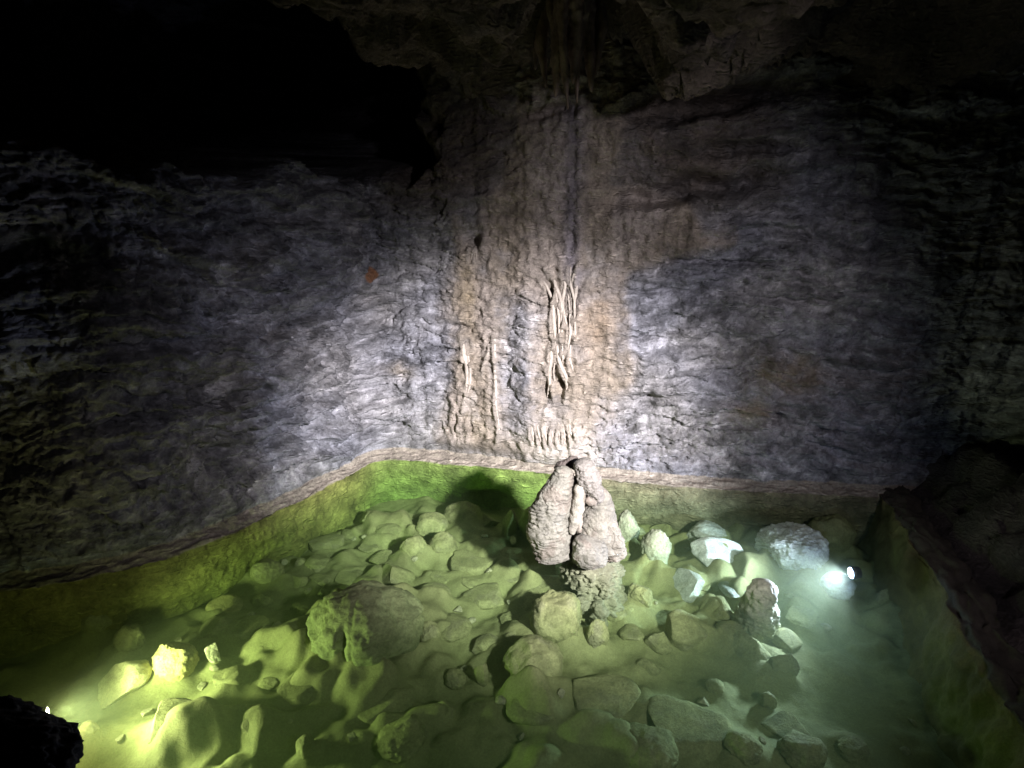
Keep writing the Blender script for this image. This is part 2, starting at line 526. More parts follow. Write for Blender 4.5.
# yellow stain on the right of the back wall, orange patch on the left wall
for (qx, qy, rx, rz, cc, am, sd) in [(790, 375, .30, .16, (.34, .25, .13), .6, "back"), (752, 412, .18, .10, (.36, .26, .15), .6, "back"),
                                     (600, 318, .12, .22, (.37, .275, .195), .7, "back"), (400, 372, .10, .07, (.36, .29, .21), .5, "back"),
                                     (362, 273, .085, .055, (.30, .13, .055), .9, "left"), (470, 290, .06, .25, (.40, .31, .19), .6, "back")]:
    s0, z0 = wall_sz(qx, qy, sd)
    g = ((Sg - s0) / rx) ** 2 + ((Zg - z0) / rz) ** 2
    edge = .5 * fbm2(Sg * 11, Zg * 11, 130, 3)
    w = (am * (sstep(1.3, .75, g + edge) if sd == "left" else np.exp(-np.clip(g + edge, 0, 20))))[..., None]
    colr = colr * (1 - w) + np.array(cc) * w
# dark band of damp rock above the ledge, left of the calcite bulge
db = (np.exp(-((Zg - 0.10) / 0.055) ** 2) * (Kg == 2) * is_back * (1 - sstep(SX(.05), SX(.25), Sg)))[..., None]
colr = colr * (1 - .5 * db)
rb_ = (RIB * .75)[..., None]
colr = colr * (1 - rb_) + np.array([.40, .345, .295]) * rb_
wet = (Kg == 1)[..., None]
lc = np.array([0.42, 0.36, 0.30]) * (1 + .25 * fbm2(Sg * 6, off * 20, 140, 3))[..., None]
colr = np.where(wet, lc, colr)
gl = (sstep(S_CORNER - .5, S_CORNER + .1, Sg) * (1 - sstep(SX(.25), SX(.5), Sg)))[..., None]
rg_ = (sstep(SX(.25), SX(.55), Sg))[..., None]
alg = ((np.array([0.26, 0.26, 0.075]) * (1 - rg_) + np.array([.225, .20, .125]) * rg_) * (1 - gl) + np.array([.225, .30, .08]) * gl) * np.clip(1 + 0.55 * fbm2(Sg * 4, Zg * 6, 141, 5), .25, 1.8)[..., None]
colr = np.where(low[..., None], alg, colr)
br = (sstep(S_CORNER - 1.6, S_CORNER - 2.6, Sg) * low)[..., None]
colr = colr * (1 - .6 * br) + np.array([.26, .21, .09]) * .6 * br
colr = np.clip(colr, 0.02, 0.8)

WALL = np.stack([X, Y, Z], -1)
faces = grid_faces(nr, nc)
fc = faces[:, 0] % nc
k_corner = int(np.argmin(np.abs(S - S_CORNER)))
k_right = int(np.argmin(np.abs(S - SX(3.3))))


def wall_piece(name, k0, k1):
    sub = WALL[:, k0:k1 + 1].reshape(-1, 3)
    o = mesh_from(name, sub, grid_faces(nr, k1 + 1 - k0), M_WALL, col=colr[:, k0:k1 + 1].reshape(-1, 3))
    return set_props(o, kind="structure")


wall_piece("left_wall", 0, k_corner)
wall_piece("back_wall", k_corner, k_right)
wall_piece("right_wall", k_right, nc - 1)

WPX, WPY, WDEP = project(WALL)
okm = (WDEP > 0.5) & (Kg == 2)


def on_wall(px, py, out=0.0):
    d = np.where(okm, (WPX - px) ** 2 + (WPY - py) ** 2, 1e9)
    i, j = np.unravel_index(np.argmin(d), d.shape)
    i0, i1, j0, j1 = max(i - 4, 0), i + 5, max(j - 4, 0), j + 5
    p = WALL[i0:i1, j0:j1].reshape(-1, 3).mean(0)
    return p - np.array([NX[j], NY[j], 0]) * out


# ------------------------------------------------------------------ cave ceiling
gx = np.arange(-6.3, 6.3, 0.024)
gy = np.arange(-1.6, 5.9, 0.024)
CX, CY = np.meshgrid(gx, gy)
cz = 2.86 + 0.05 * (5 - CY)
cz = cz + 0.22 * fbm2(CX * 0.55, CY * 0.55, 200, 3)
cwx, cwy = CX + .15 * fbm2(CX * 1.5, CY * 1.5, 203, 3), CY + .15 * fbm2(CX * 1.5, CY * 1.5, 206, 3)
c1, ce1, _ = cells(cwx / 0.55, cwy / 0.38, 210)
c2, ce2, _ = cells(cwx / 0.19, cwy / 0.13, 211)
c3, _, _ = cells(cwx / 0.075, cwy / 0.06, 212)
cz = cz + 0.14 * c1 + 0.07 * c2 + .03 * c3 + 0.03 * fbm2(CX * 9, CY * 9, 213, 3)
# the black hollow on the left, its lip running up and away to the left
lip = (CX + 0.62) - 0.95 * (CY - 4.3) * 0 + 0.25 * fbm2(CX * 1.1, CY * 1.1, 220, 3) + 0.45 * (4.5 - CY)
hol = sstep(0.10, -0.35, lip) * sstep(2.0, 2.6, CY + .2 * noise2(CX, CY, 225))
cz = cz + 1.0 * hol
# alcove of the drapery and two hollows to its right
for (ax, ay, rx, ry, dp) in [(0.40, 3.72, .30, .72, .60), (1.25, 4.2, .75, .22, .35), (1.0, 4.55, .6, .2, .3), (2.3, 3.7, .8, .25, .25)]:
    g = ((CX - ax + .1 * noise2(CX * 3, CY * 3, 230)) / rx) ** 2 + ((CY - ay + .1 * noise2(CX * 3, CY * 3, 231)) / ry) ** 2
    cz = cz + dp * np.exp(-np.clip(g, 0, 20) ** 1.6)
# a boss of rock added out of view to keep the floodlight off the hollow
az = math.radians(-47)
ux, uy = CX - 2.1, CY + 0.4
al, ac = ux * math.sin(az) + uy * math.cos(az), ux * math.cos(az) - uy * math.sin(az)
shade_boss = sstep(.42, .26, np.abs(al - .95) + .06 * noise2(CX * 4, CY * 4, 260)) * sstep(.46, .30, np.abs(ac) + .05 * noise2(CX * 4, CY * 4, 261))
cz = cz * (1 - shade_boss) + (2.405 + .02 * fbm2(CX * 5, CY * 5, 262, 3)) * shade_boss
ccol = np.array([0.125, 0.098, 0.075]) * (1 + .5 * np.clip(fbm2(CX * 2, CY * 2, 240, 4), -1, 1))[..., None]
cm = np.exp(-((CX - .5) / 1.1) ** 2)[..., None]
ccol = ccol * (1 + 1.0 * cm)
gm = (1 - .8 * cm[..., 0])[..., None] * sstep(0.0, 0.5, fbm2(CX * 1.2, CY * 1.2, 245, 3))[..., None]
ccol = ccol * (1 - gm) + np.array([.10, .10, .104]) * gm
o = mesh_from("ceiling", np.stack([CX, CY, cz], -1).reshape(-1, 3), grid_faces(len(gy), len(gx), True), M_CEIL, col=np.clip(ccol, .02, .6).reshape(-1, 3))
set_props(o, kind="structure")


def ceil_z(x, y):
    i = int(np.clip(np.searchsorted(gy, y), 0, len(gy) - 1))
    j = int(np.clip(np.searchsorted(gx, x), 0, len(gx) - 1))
    return cz[i, j]


# ------------------------------------------------------------------ pool floor, boulders
FLOOR = -0.42
# px, py, width px, height px, shape, seed, label      (py is the middle of the stone in the photograph)
ST = [
    (367, 640, 112, 84, "round", 1, "largest round boulder in the pool, dark hollow and crack on its left face"),
    (394, 581, 40, 30, "wedge", 2, "pale pointed wedge stone just behind the largest round boulder"),
    (413, 556, 28, 30, "lump", 3, "bumpy pale green stone behind the wedge stone, upright"),
    (371, 525, 23, 19, "lump", 4, "knobbly pale stone lying nearest the submerged back left corner"),
    (357, 600, 30, 18, "flat", 5, "low pale flat stone tucked against the back of the largest boulder"),
    (350, 579, 30, 9, "flat", 6, "thin pale sliver of rock poking from silt, left of the wedge stone"),
    (323, 594, 14, 14, "wedge", 7, "tiny pointed stone tip standing alone left of the largest boulder"),
    (296, 584, 24, 26, "slab", 8, "leaning narrow slab near the foot of the left wall"),
    (300, 566, 15, 13, "lump", 9, "small knob of rock above the leaning slab by the left wall"),
    (331, 556, 12, 8, "flat", 10, "small flat pale stone alone on dark silt below the corner"),
    (265, 652, 20, 24, "wedge", 11, "pale pointed stone left of the largest boulder, catching yellow light"),
    (268, 577, 34, 22, "round", 12, "rounded mound stone lying against the left wall's foot"),
    (431, 532, 36, 28, "round", 13, "rounded dim stone with a bright left tip, near the green back wall"),
    (463, 521, 40, 30, "oval", 14, "long oval boulder tilting to the right, below the green back wall"),
    (443, 551, 30, 30, "oval", 15, "smooth egg shaped stone right of the bumpy pale stone"),
    (485, 527, 32, 36, "slab", 16, "leaning slab with a small lit face, left of the upright post stone"),
    (511, 511, 30, 16, "flat", 17, "flat topped block lying across the top of the upright post stone"),
    (510, 538, 15, 36, "post", 18, "narrow upright post shaped stone left of the brown stump"),
    (533, 538, 32, 46, "round", 19, "bright green rounded boulder pressed against the stump's left side"),
    (485, 597, 44, 36, "flat", 20, "five sided flat slab in the middle of the pool floor"),
    (433, 603, 38, 40, "flat", 21, "broad dim slab right of the largest round boulder"),
    (474, 562, 54, 38, "flat", 22, "wide sloping slab with one thin bright edge, centre of pool"),
    (442, 580, 26, 18, "flat", 23, "small flat stone wedged between the egg stone and the broad slab"),
    (557, 628, 56, 66, "round", 24, "tall rounded boulder with fluted right side, in front of the stump"),
    (533, 672, 62, 50, "round", 25, "rounded boulder with yellow green left face, below the fluted boulder"),
    (534, 714, 54, 32, "flat", 26, "low dark block in front of the yellow green rounded boulder"),
    (601, 704, 78, 60, "flat", 27, "large smooth tilted slab at the bottom centre of the pool"),
    (481, 680, 14, 28, "post", 28, "thin upright shard left of the yellow green rounded boulder"),
    (441, 716, 26, 34, "slab", 29, "low broken ridge of rock at the bottom left of centre"),
    (476, 712, 16, 26, "slab", 30, "dark leaning shard between the broken ridge and the low dark block"),
    (588, 614, 14, 22, "lump", 31, "small pale knob at the foot of the stump"),
    (597, 645, 24, 30, "rough", 32, "dark crumbly stone right of the fluted boulder"),
    (639, 605, 26, 28, "rough", 33, "pocked crumbly stone with a hollow face, right of the stump's foot"),
    (658, 645, 30, 34, "block", 34, "upright block with a shadowed left side, middle of the right half"),
    (632, 636, 26, 30, "block", 35, "low stepped stone directly under the pocked crumbly stone"),
    (687, 634, 46, 50, "block", 36, "broad smooth block between two dark slits, right half of pool"),
    (649, 670, 24, 26, "wedge", 37, "small angular stone left of the broad smooth block between the slits"),
    (718, 614, 34, 56, "slab", 38, "long slanting slab left of the brown upright stub"),
    (750, 652, 42, 32, "wedge", 39, "triangular block directly under the brown upright stub"),
    (786, 668, 34, 44, "blade", 40, "thin tilted slab showing a black triangular face"),
    (767, 703, 18, 18, "rough", 41, "small crumbly lump on the silt below the black triangular slab"),
    (686, 728, 86, 56, "flat", 42, "very broad low slab at the bottom right of centre"),
    (742, 758, 40, 30, "round", 43, "rounded stone cut by the lower frame edge, right of the broad low slab"),
    (800, 757, 46, 28, "round", 44, "flat rounded stone at the lower edge, near the dark right side"),
    (852, 752, 32, 24, "lump", 45, "small lump of rock at the lower right where the light ends"),
    (705, 541, 40, 26, "rubble", 46, "pale rubble heap on top of the slab with the white edge"),
    (722, 565, 62, 36, "bladeR", 47, "big tilted slab with a blazing white right edge"),
    (790, 557, 66, 60, "rubble", 48, "crumbly white boulder lit brightest by the white lamp"),
    (688, 588, 44, 30, "slab", 49, "slanting pale slab below the tall rough pale stone"),
    (736, 594, 34, 14, "flat", 50, "flat pale stone behind the brown upright stub's left side"),
    (675, 543, 9, 9, "lump", 51, "tiny round white pebble right of the tall rough pale stone"),
    (662, 534, 24, 22, "slab", 52, "grey smooth slab behind the tall rough pale stone"),
    (655, 560, 30, 56, "rough", 53, "tall rough pale stone standing right of the stump"),
    (635, 515, 30, 24, "rough", 54, "pale rough boulder behind the stump's right shoulder"),
    (639, 532, 18, 17, "wedge", 55, "small pointed pale chip above the tall rough pale stone"),
    (626, 541, 26, 50, "rough", 56, "pale greenish rock pressed against the stump's right side"),
    (838, 592, 34, 28, "round", 57, "smooth white glowing stone right under the white lamp"),
    (829, 541, 44, 40, "round", 58, "dim dark boulder behind the white lamp"),
    (892, 600, 28, 32, "slab", 59, "dark slab in shadow right of the white lamp"),
    (176, 670, 44, 40, "rough", 60, "yellow pocked boulder near the lower left lamp"),
    (122, 684, 56, 44, "slab", 61, "sharp overexposed crest of rock nearest the lower left lamp"),
    (214, 663, 16, 32, "shard", 62, "white jagged shard right of the yellow pocked boulder"),
    (228, 684, 32, 28, "block", 63, "pale square block under the white jagged shard"),
    (213, 631, 40, 32, "slab", 64, "slanted slab with a lit top, above the white jagged shard"),
    (224, 611, 36, 18, "flat", 65, "low hump of rock by the left wall above the slanted slab"),
    (131, 643, 30, 28, "round", 66, "dim rounded stone above the overexposed crest"),
    (98, 624, 42, 32, "round", 67, "dark rounded boulder furthest left, by the left wall"),
    (174, 732, 56, 48, "block", 68, "shaded angular boulder at the bottom left, rough left edge"),
    (90, 738, 20, 22, "lump", 69, "small grey rock beside the dark foreground rock"),
    (255, 668, 16, 28, "slab", 70, "narrow pale ridge left of the largest round boulder"),
    (306, 752, 20, 26, "lump", 71, "small knob at the bottom edge left of centre"),
    (700, 590, 20, 14, "flat", 72, "small pale slab at the head of the long slanting slab"),
    (430, 640, 22, 30, "lump", 73, "small dim stone touching the right side of the largest boulder"),
    (455, 682, 24, 20, "round", 74, "yellowish low bump left of the thin upright shard"),
    (515, 622, 30, 22, "flat", 75, "flat stone left of the fluted boulder"),
    (545, 590, 50, 22, "flat", 76, "low dark ledge of rock just in front of the stump's foot"),
    (803, 618, 36, 20, "flat", 77, "smooth pale hump of rock right of the brown upright stub"),
    (715, 690, 20, 16, "lump", 78, "small rounded stone left of the small crumbly lump"),
    (310, 690, 60, 30, "flat", 79, "low silted swell below the largest round boulder"),
    (386, 705, 60, 36, "flat", 80, "dim low slab right of the silted swell"),
]


def ico(sub):
    bm = bmesh.new()
    bmesh.ops.create_icosphere(bm, subdivisions=sub, radius=1.0)
    V = np.array([v.co[:] for v in bm.verts])
    Fc = np.array([[v.index for v in f.verts] for f in bm.faces])
    bm.free()
    return V, Fc


ICO = {k: ico(k) for k in (4, 5, 6)}


def stone_mesh(W, Dp, H, shape, seed, sub):
    """one stone: a ball cut by planes, then weathered"""
    R = np.random.RandomState(seed * 13 + 5)
    V, Fc = ICO[sub]
    P = V.copy()
    ncut = {"round": 7, "oval": 3, "lump": 8, "rough": 9, "rubble": 9, "flat": 11, "block": 11, "slab": 10, "wedge": 9, "post": 9, "shard": 10, "blade": 9, "bladeR": 9}[shape]
    lo, hi = {"round": (.78, .95), "oval": (.85, .97), "lump": (.7, .92), "rough": (.7, .95), "rubble": (.7, .95)}.get(shape, (.52, .82))
    for k in range(ncut):
        n = R.normal(size=3)
        n /= np.linalg.norm(n)
        d = R.uniform(lo, hi)
        ex = np.maximum(0, P @ n - d)
        P = P - n * (ex * .97)[:, None]
    if shape == "flat":
        n = np.array([R.uniform(-.3, .3), R.uniform(-.35, .1), 1.0])
        n /= np.linalg.norm(n)
        P = P - n * np.maximum(0, P @ n - .45)[:, None]
    if shape == "block":
        n = np.array([R.uniform(-.35, .35), R.uniform(-.45, .0), 1.0])
        n /= np.linalg.norm(n)
        P = P - n * np.maximum(0, P @ n - .55)[:, None]
    if shape in ("wedge", "shard"):
        for sx in (-1, 1):
            n = np.array([sx * .8, R.uniform(-.3, .3), .55])
            n /= np.linalg.norm(n)
            P = P - n * (np.maximum(0, P @ n - .45) * .95)[:, None]
    if shape in ("blade", "bladeR", "slab"):
        n = np.array([.75 if shape == "bladeR" else -.6 if shape == "slab" else .15, -.75 if shape == "blade" else -.3, .6])
        n /= np.linalg.norm(n)
        for sg in (-1, 1):
            P = P - sg * n * (np.maximum(0, sg * (P @ n) - .30) * .97)[:, None]
    Nrm = P / np.maximum(np.linalg.norm(P, axis=1), 1e-6)[:, None]
    P = P + Nrm * ((0.10 if shape in ("round", "oval", "lump", "rough", "rubble") else .05) * fbm3(P * 1.3 + seed, seed, 3))[:, None]
    P = P + Nrm * (0.035 * fbm3(P * 4.5 + seed, seed + 3, 3))[:, None]
    rg = {"rough": .09, "rubble": .10, "shard": .09, "lump": .06}.get(shape, .022)
    n5 = noise3(P * 5.5 + seed, seed + 9)
    P = P + Nrm * (rg * (np.abs(n5) - .25) + rg * .5 * noise3(P * 12, seed + 10) + .012 * noise3(P * 22, seed + 11))[:, None]
    if shape == "round":                                   # flakes and chipped patches
        ch = sstep(.12, .22, noise3(P * 2.6 + 3, seed + 21))
        P = P - Nrm * (.035 * ch)[:, None]
    if shape in ("flat", "block", "wedge", "slab", "blade", "bladeR", "post"):     # silt rounds their edges
        e_ = np.vstack([Fc[:, [0, 1]], Fc[:, [1, 2]], Fc[:, [2, 0]]])
        cnt = np.bincount(e_[:, 0], minlength=len(P)).astype(float)
        for _ in range({4: 2, 5: 7, 6: 22}[sub]):
            acc = np.stack([np.bincount(e_[:, 0], weights=P[e_[:, 1], q], minlength=len(P)) for q in range(3)], -1)
            P = P * .4 + .6 * acc / cnt[:, None]
        P = P + Nrm * (.03 * fbm3(P * 3.5 + seed, seed + 30, 3))[:, None]
    P = P / np.abs(P).max(0)
    return P * np.array([W / 2, Dp / 2, H / 2]), Fc


stones = []
for (px, py, w, h, shape, seed, label) in ST:
    p0 = on_z(px, py, FLOOR + 0.08)
    dep = p0[1] * CP - (p0[2] - CAM_H) * SP
    k = dep / F_PX
    W = w * k * 1.04
    a = math.atan2(CAM_H - p0[2], math.hypot(p0[0], p0[1]))
    Dp = W * {"flat": .95, "post": 1.0, "shard": .9, "blade": .8, "bladeR": .8}.get(shape, .9)
    hv = h * k
    H = (hv ** 2 - (Dp * math.sin(a) * .85) ** 2)
    H = math.sqrt(H) / math.cos(a) if H > 0 else 0
    H = max(H, W * {"flat": .38, "round": .7, "oval": .7}.get(shape, .55))
    if shape == "post" or shape == "shard":
        H = max(H, hv * .95)
    if shape in ("slab", "block", "flat", "wedge", "blade", "bladeR"):
        H = min(H, W * {"flat": .42, "block": .62, "slab": .6, "wedge": .7, "blade": .85, "bladeR": .6}[shape])
    H = min(H, .46 if shape == "shard" else .41 if seed == 1 else .34)
    top = None
    c = on_z(px, py, FLOOR + H * .28)
    stones.append([c[0], c[1], W, Dp, H, shape, seed, label])

R = np.random.RandomState(202)
n_fill, tries = 0, 0
while n_fill < 50 and tries < 4000:
    tries += 1
    x, y = R.uniform(-2.0, 2.1), R.uniform(1.8, 4.55)
    qx, qy, qd = project(np.array([x, y, FLOOR]))
    if not (150 < qx < 900 and 505 < qy < 765) or y > 4.6 - .2 * (x + 1) or (x < -1.1 and y > 3.2 + (x + 2.2) * 1.4) or (qx > 800 and qy > 590) or (qy > 655 and R.rand() < .6):
        continue
    W = R.uniform(.14, .30)
    if any((x - q[0]) ** 2 + (y - q[1]) ** 2 < (.34 * (W + q[2])) ** 2 for q in stones):
        continue
    stones.append([x, y, W, W * R.uniform(.7, 1.1), W * R.uniform(.4, .6), R.choice(["round", "oval", "block", "flat", "wedge", "lump", "block"]), 1000 + n_fill,
                   "silt covered stone half buried among the boulders of the pool bed"])
    n_fill += 1

# silt sheet banked up round the stones
fx = np.arange(-3.7, 3.1, 0.0135)
fy = np.arange(0.5, 5.15, 0.0135)
FX, FY = np.meshgrid(fx, fy)
fz = FLOOR + 0.05 * fbm2(FX * 0.9, FY * 0.9, 300, 3) + 0.012 * fbm2(FX * 5, FY * 5, 304, 3)
fz = fz + 0.03 * sstep(.05, .5, fbm2(FX * 2.2, FY * 2.2, 308, 3))
for (x, y, W, Dp, H, shape, seed, label) in stones:
    r = 0.62 * max(W, Dp)
    m = (np.abs(FX - x) < 3 * r) & (np.abs(FY - y) < 3 * r)
    d2 = ((FX[m] - x) ** 2 + (FY[m] - y) ** 2) / r ** 2
    fz[m] = fz[m] + (0.48 if shape not in ("round", "rough", "rubble") else .40) * H * np.exp(-d2 * 1.1) * (1 + .5 * noise2(FX[m] * 6, FY[m] * 6, 310))
fz = fz - .10 * np.exp(-((FX - 1.9) / .5) ** 2 - ((FY - 3.2) / .55) ** 2)
bw = FX + .07 * fbm2(FX * 3, FY * 3, 330, 3)
bv = FY + .07 * fbm2(FX * 3, FY * 3, 334, 3)
g1, ge1, gf1 = cells(bw / .30, bv / .27, 340, 1.3)
g2, ge2, gf2 = cells(bw / .15 + 5, bv / .135 + 5, 341, 1.3)
bed_on = sstep(-.25, .25, fbm2(FX * .9, FY * .9, 345, 2) + .15) * sstep(1.5, 2.1, FY) * sstep(-1.9, -1.1, FX + .35 * (FY - 2))
bed_on = bed_on * (1 - .85 * sstep(.25, .0, np.abs(FX - 1.55 + .12 * FY) - .25) * sstep(2.9, 2.6, FY))
fz = fz + bed_on * (.085 * (g1 + .1) * sstep(0, .16, ge1) + .05 * sstep(0, .22, ge1) + .045 * (g2 * sstep(0, .2, ge2)) + .02 * sstep(0, .25, ge2) - .05)
fz = fz + .05 * np.clip(noise2(FX * 3.1, FY * 3.1, 350), -.2, 1)
for _ in range(9):
    fz[1:-1, 1:-1] = (fz[1:-1, 1:-1] * 2 + fz[:-2, 1:-1] + fz[2:, 1:-1] + fz[1:-1, :-2] + fz[1:-1, 2:]) / 6
fz = np.minimum(fz, -0.14)
fz = fz + 0.004 * fbm2(FX * 24, FY * 24, 312, 2)
hc, _, fp_ = cells(FX / .16, FY / .16, 315)
fz = fz + .012 * np.exp(-(fp_ / .18) ** 2) * (hc > .1)
silt = np.array([0.188, 0.184, 0.086])
sc_ = silt * (1 + .16 * fbm2(FX * 1.8, FY * 1.8, 320, 4))[..., None]
o = mesh_from("pool_floor", np.stack([FX, FY, fz], -1).reshape(-1, 3), grid_faces(len(fy), len(fx)), M_SILT, col=sc_.reshape(-1, 3))
set_props(o, kind="structure")


def floor_z(x, y):
    i = int(np.clip((y - fy[0]) / .0135, 0, len(fy) - 1))
    j = int(np.clip((x - fx[0]) / .0135, 0, len(fx) - 1))
    return fz[i, j]


STONE_COL = {1: (.18, .20, .09), 60: (.44, .39, .17), 61: (.48, .45, .26), 69: (.36, .33, .18), 62: (.5, .48, .34), 65: (.30, .27, .12)}  # stones by the yellowish lamp: its glow put into their colour
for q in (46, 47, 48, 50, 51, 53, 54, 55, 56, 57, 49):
    STONE_COL[q] = (.50, .50, .48) if q in (47, 48) else (.36, .365, .33) if q not in (53, 54, 55, 56) else (.30, .305, .22)  # paler by the white lamp: its brightness put into the stone colour
for (x, y, W, Dp, H, shape, seed, label) in stones:
    sub = 6 if W > .45 else 5 if W > .12 else 4
    V, Fc = stone_mesh(W, Dp, H, shape, seed, sub)
    R = np.random.RandomState(seed)
    ang = R.uniform(-.5, .5)
    ca, sa = math.cos(ang), math.sin(ang)
    V = np.stack([V[:, 0] * ca - V[:, 1] * sa, V[:, 0] * sa + V[:, 1] * ca, V[:, 2]], -1)
    if seed == 1:                                        # hollow and crack on the largest boulder
        g = np.exp(-(((V[:, 0] + .10 * W) / (.045 * W)) ** 2 + ((V[:, 2] - .06 * H) / (.20 * H)) ** 2)) * (V[:, 1] < 0)
        V[:, 1] += g * .12 * W
        g = np.exp(-((V[:, 0] + .02 * W + .08 * V[:, 2]) / (.015 * W)) ** 2) * (V[:, 1] < 0) * (V[:, 2] > -.2 * H)
        V[:, 1] += g * .03 * W
    if seed == 24:                                       # flutes down its right side
        f_ = np.sin(np.arctan2(V[:, 1], V[:, 0]) * 22) * sstep(-.1 * W, .3 * W, V[:, 0]) * sstep(.2 * H, -.3 * H, V[:, 2])
        V *= (1 + .05 * f_)[:, None]
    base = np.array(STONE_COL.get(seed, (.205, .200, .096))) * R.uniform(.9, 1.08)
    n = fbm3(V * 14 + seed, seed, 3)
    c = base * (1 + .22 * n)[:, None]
    bare = sstep(.15, .5, fbm3(V * 9 + seed * 3, seed + 50, 3))[:, None] * (.55 if shape in ("rough", "rubble") else .08 if seed == 1 else .3)
    c = c * (1 - bare) + np.array([.19, .17, .12]) * bare
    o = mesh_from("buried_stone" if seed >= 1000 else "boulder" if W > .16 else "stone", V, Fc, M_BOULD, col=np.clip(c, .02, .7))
    sink = .36 if shape in ("round", "rough", "rubble", "post", "shard") and seed < 1000 else .25
    o.location = (x, y, floor_z(x, y) * .35 + FLOOR * .65 + H * sink)
    set_props(o, label, "boulder" if W > .16 else "stone", "half buried stones of the pool bed" if seed >= 1000 else "stones lying on the pool floor")

# small loose chips, shared meshes
chipm = []
for k in range(5):
    V, Fc = stone_mesh(1, .9, .7, ["lump", "rough", "wedge", "block", "flat"][k], 500 + k, 4)
    c = np.array([.28, .26, .17]) * (1 + .2 * fbm3(V * 4, 510 + k, 3))[:, None]
    chipm.append((V, Fc, c))
protos = []
chip_spots = []
R = np.random.RandomState(77)
while len(chip_spots) < 46:
    x, y = R.uniform(-2.3, 2.2), R.uniform(1.7, 4.6)
    px, py, _ = project(np.array([x, y, FLOOR]))
    if not (60 < px < 960 and 500 < py < 765):
        continue
    if y > 4.85 - .2 * (x + 1) - .15 or (x < -1.2 and y > 3.3 + (x + 2.2) * 1.4 - .1):
        continue
    if any((x - s[0]) ** 2 + (y - s[1]) ** 2 < (.5 * s[2]) ** 2 for s in stones):
        continue
    chip_spots.append((x, y, R.uniform(.03, .075)))
for i, (x, y, s) in enumerate(chip_spots):
    k = i % 5
    if i < 5:
        V, Fc, c = chipm[k]
        o = mesh_from("pebble", V, Fc, M_BOULD, col=np.clip(c, .02, .6))
        protos.append(o)
    else:
        o = protos[k].copy()
        COL.objects.link(o)
    o.scale = (s, s * R.uniform(.7, 1.2), s * R.uniform(.6, 1))
    o.rotation_euler = (0, 0, R.uniform(0, 6.28))
    o.location = (x, y, floor_z(x, y) + s * .12)
    set_props(o, "small loose chip of rock half sunk in the pool silt", "pebble", "small chips scattered on the silt")

# ------------------------------------------------------------------ the stump standing in the pool
def tube(path, radii, seg=64, ring=90, seed=0, rip=0.0, rip_f=90.0, rough=.012, flat=1.0, cap=True, caps=(.55, .55), groove=False):
    """a lathe-like lobe along a centre line; radii follow the line; rippled and weathered"""
    path = np.array(path, float)
    radii = np.array(radii, float)
    d = np.r_[0, np.cumsum(np.linalg.norm(np.diff(path, axis=0), axis=1))]
    t = np.linspace(0, d[-1], ring)
    # smooth the line
    Pc = np.stack([np.interp(t, d, path[:, k]) for k in range(3)], -1)
    Rr = np.interp(t, d, radii)
    for _ in range(max(2, ring // 22)):
        Pc[1:-1] = (Pc[:-2] + 2 * Pc[1:-1] + Pc[2:]) / 4
        Rr[1:-1] = (Rr[:-2] + 2 * Rr[1:-1] + Rr[2:]) / 4
    if cap:
        for e, cf in ((t, caps[0]), (d[-1] - t, caps[1])):
            Rr = Rr * np.sqrt(np.clip(1 - (1 - np.clip(e / (Rr.max() * cf), 0, 1)) ** 2, 0, 1))
    T = np.gradient(Pc, axis=0)
    T /= np.linalg.norm(T, axis=1)[:, None] + 1e-9
    ref = np.array([0, 1.0, 0]) if abs(T[:, 1]).mean() < .8 else np.array([1.0, 0, 0])
    A = np.cross(T, ref)
    A /= np.linalg.norm(A, axis=1)[:, None] + 1e-9
    B = np.cross(A, T)
    th = np.linspace(0, 2 * math.pi, seg, endpoint=False)
    Dv = A[:, None] * np.cos(th)[None, :, None] + B[:, None] * (np.sin(th) * flat)[None, :, None]
    V = Pc[:, None] + Dv * Rr[:, None, None]
    F = V.reshape(-1, 3)
    Dn = (Dv / (np.linalg.norm(Dv, axis=2, keepdims=True) + 1e-9)).reshape(-1, 3)
    rr = np.clip(np.repeat(Rr, seg) / max(Rr.max(), 1e-6), 0, 1)
    n = rough * 1.5 * fbm3(F * 8, seed, 4) + rough * .8 * fbm3(F * 30, seed + 4, 3)
    gv = np.zeros(len(F))
    if rip:
        ph = F[:, 2] * rip_f + 3.0 * noise3(F * np.array([8, 8, 12]), seed + 8) + 1.1 * noise3(F * 26, seed + 9)
        gv = (1 - np.abs(np.sin(ph))) ** 2.2 * (.05 + .95 * sstep(-.15, .35, noise3(F * 9, seed + 12)))
        n = n - rip * (gv - .2)
    cr = np.abs(noise3(F * np.array([11, 11, 7]) + 5, seed + 15))
    cv = sstep(.035, .0, cr) * sstep(.0, .3, noise3(F * 4 + 9, seed + 16) + .1)
    n = n - .008 * cv * (rough > .007)
    gv = np.clip(gv + cv, 0, 1)
    V = F + Dn * (n * rr)[:, None]
    idx = np.arange(ring * seg).reshape(ring, seg)
    a, b = idx[:-1], np.roll(idx, -1, 1)[:-1]
    c_, d_ = np.roll(idx, -1, 1)[1:], idx[1:]
    q = np.stack([a, b, c_, d_], -1).reshape(-1, 4)
    return (V, q, gv) if groove else (V, q)


FY0 = 3.34
SUB = lambda px, py, y=FY0: on_y(px, py, y)
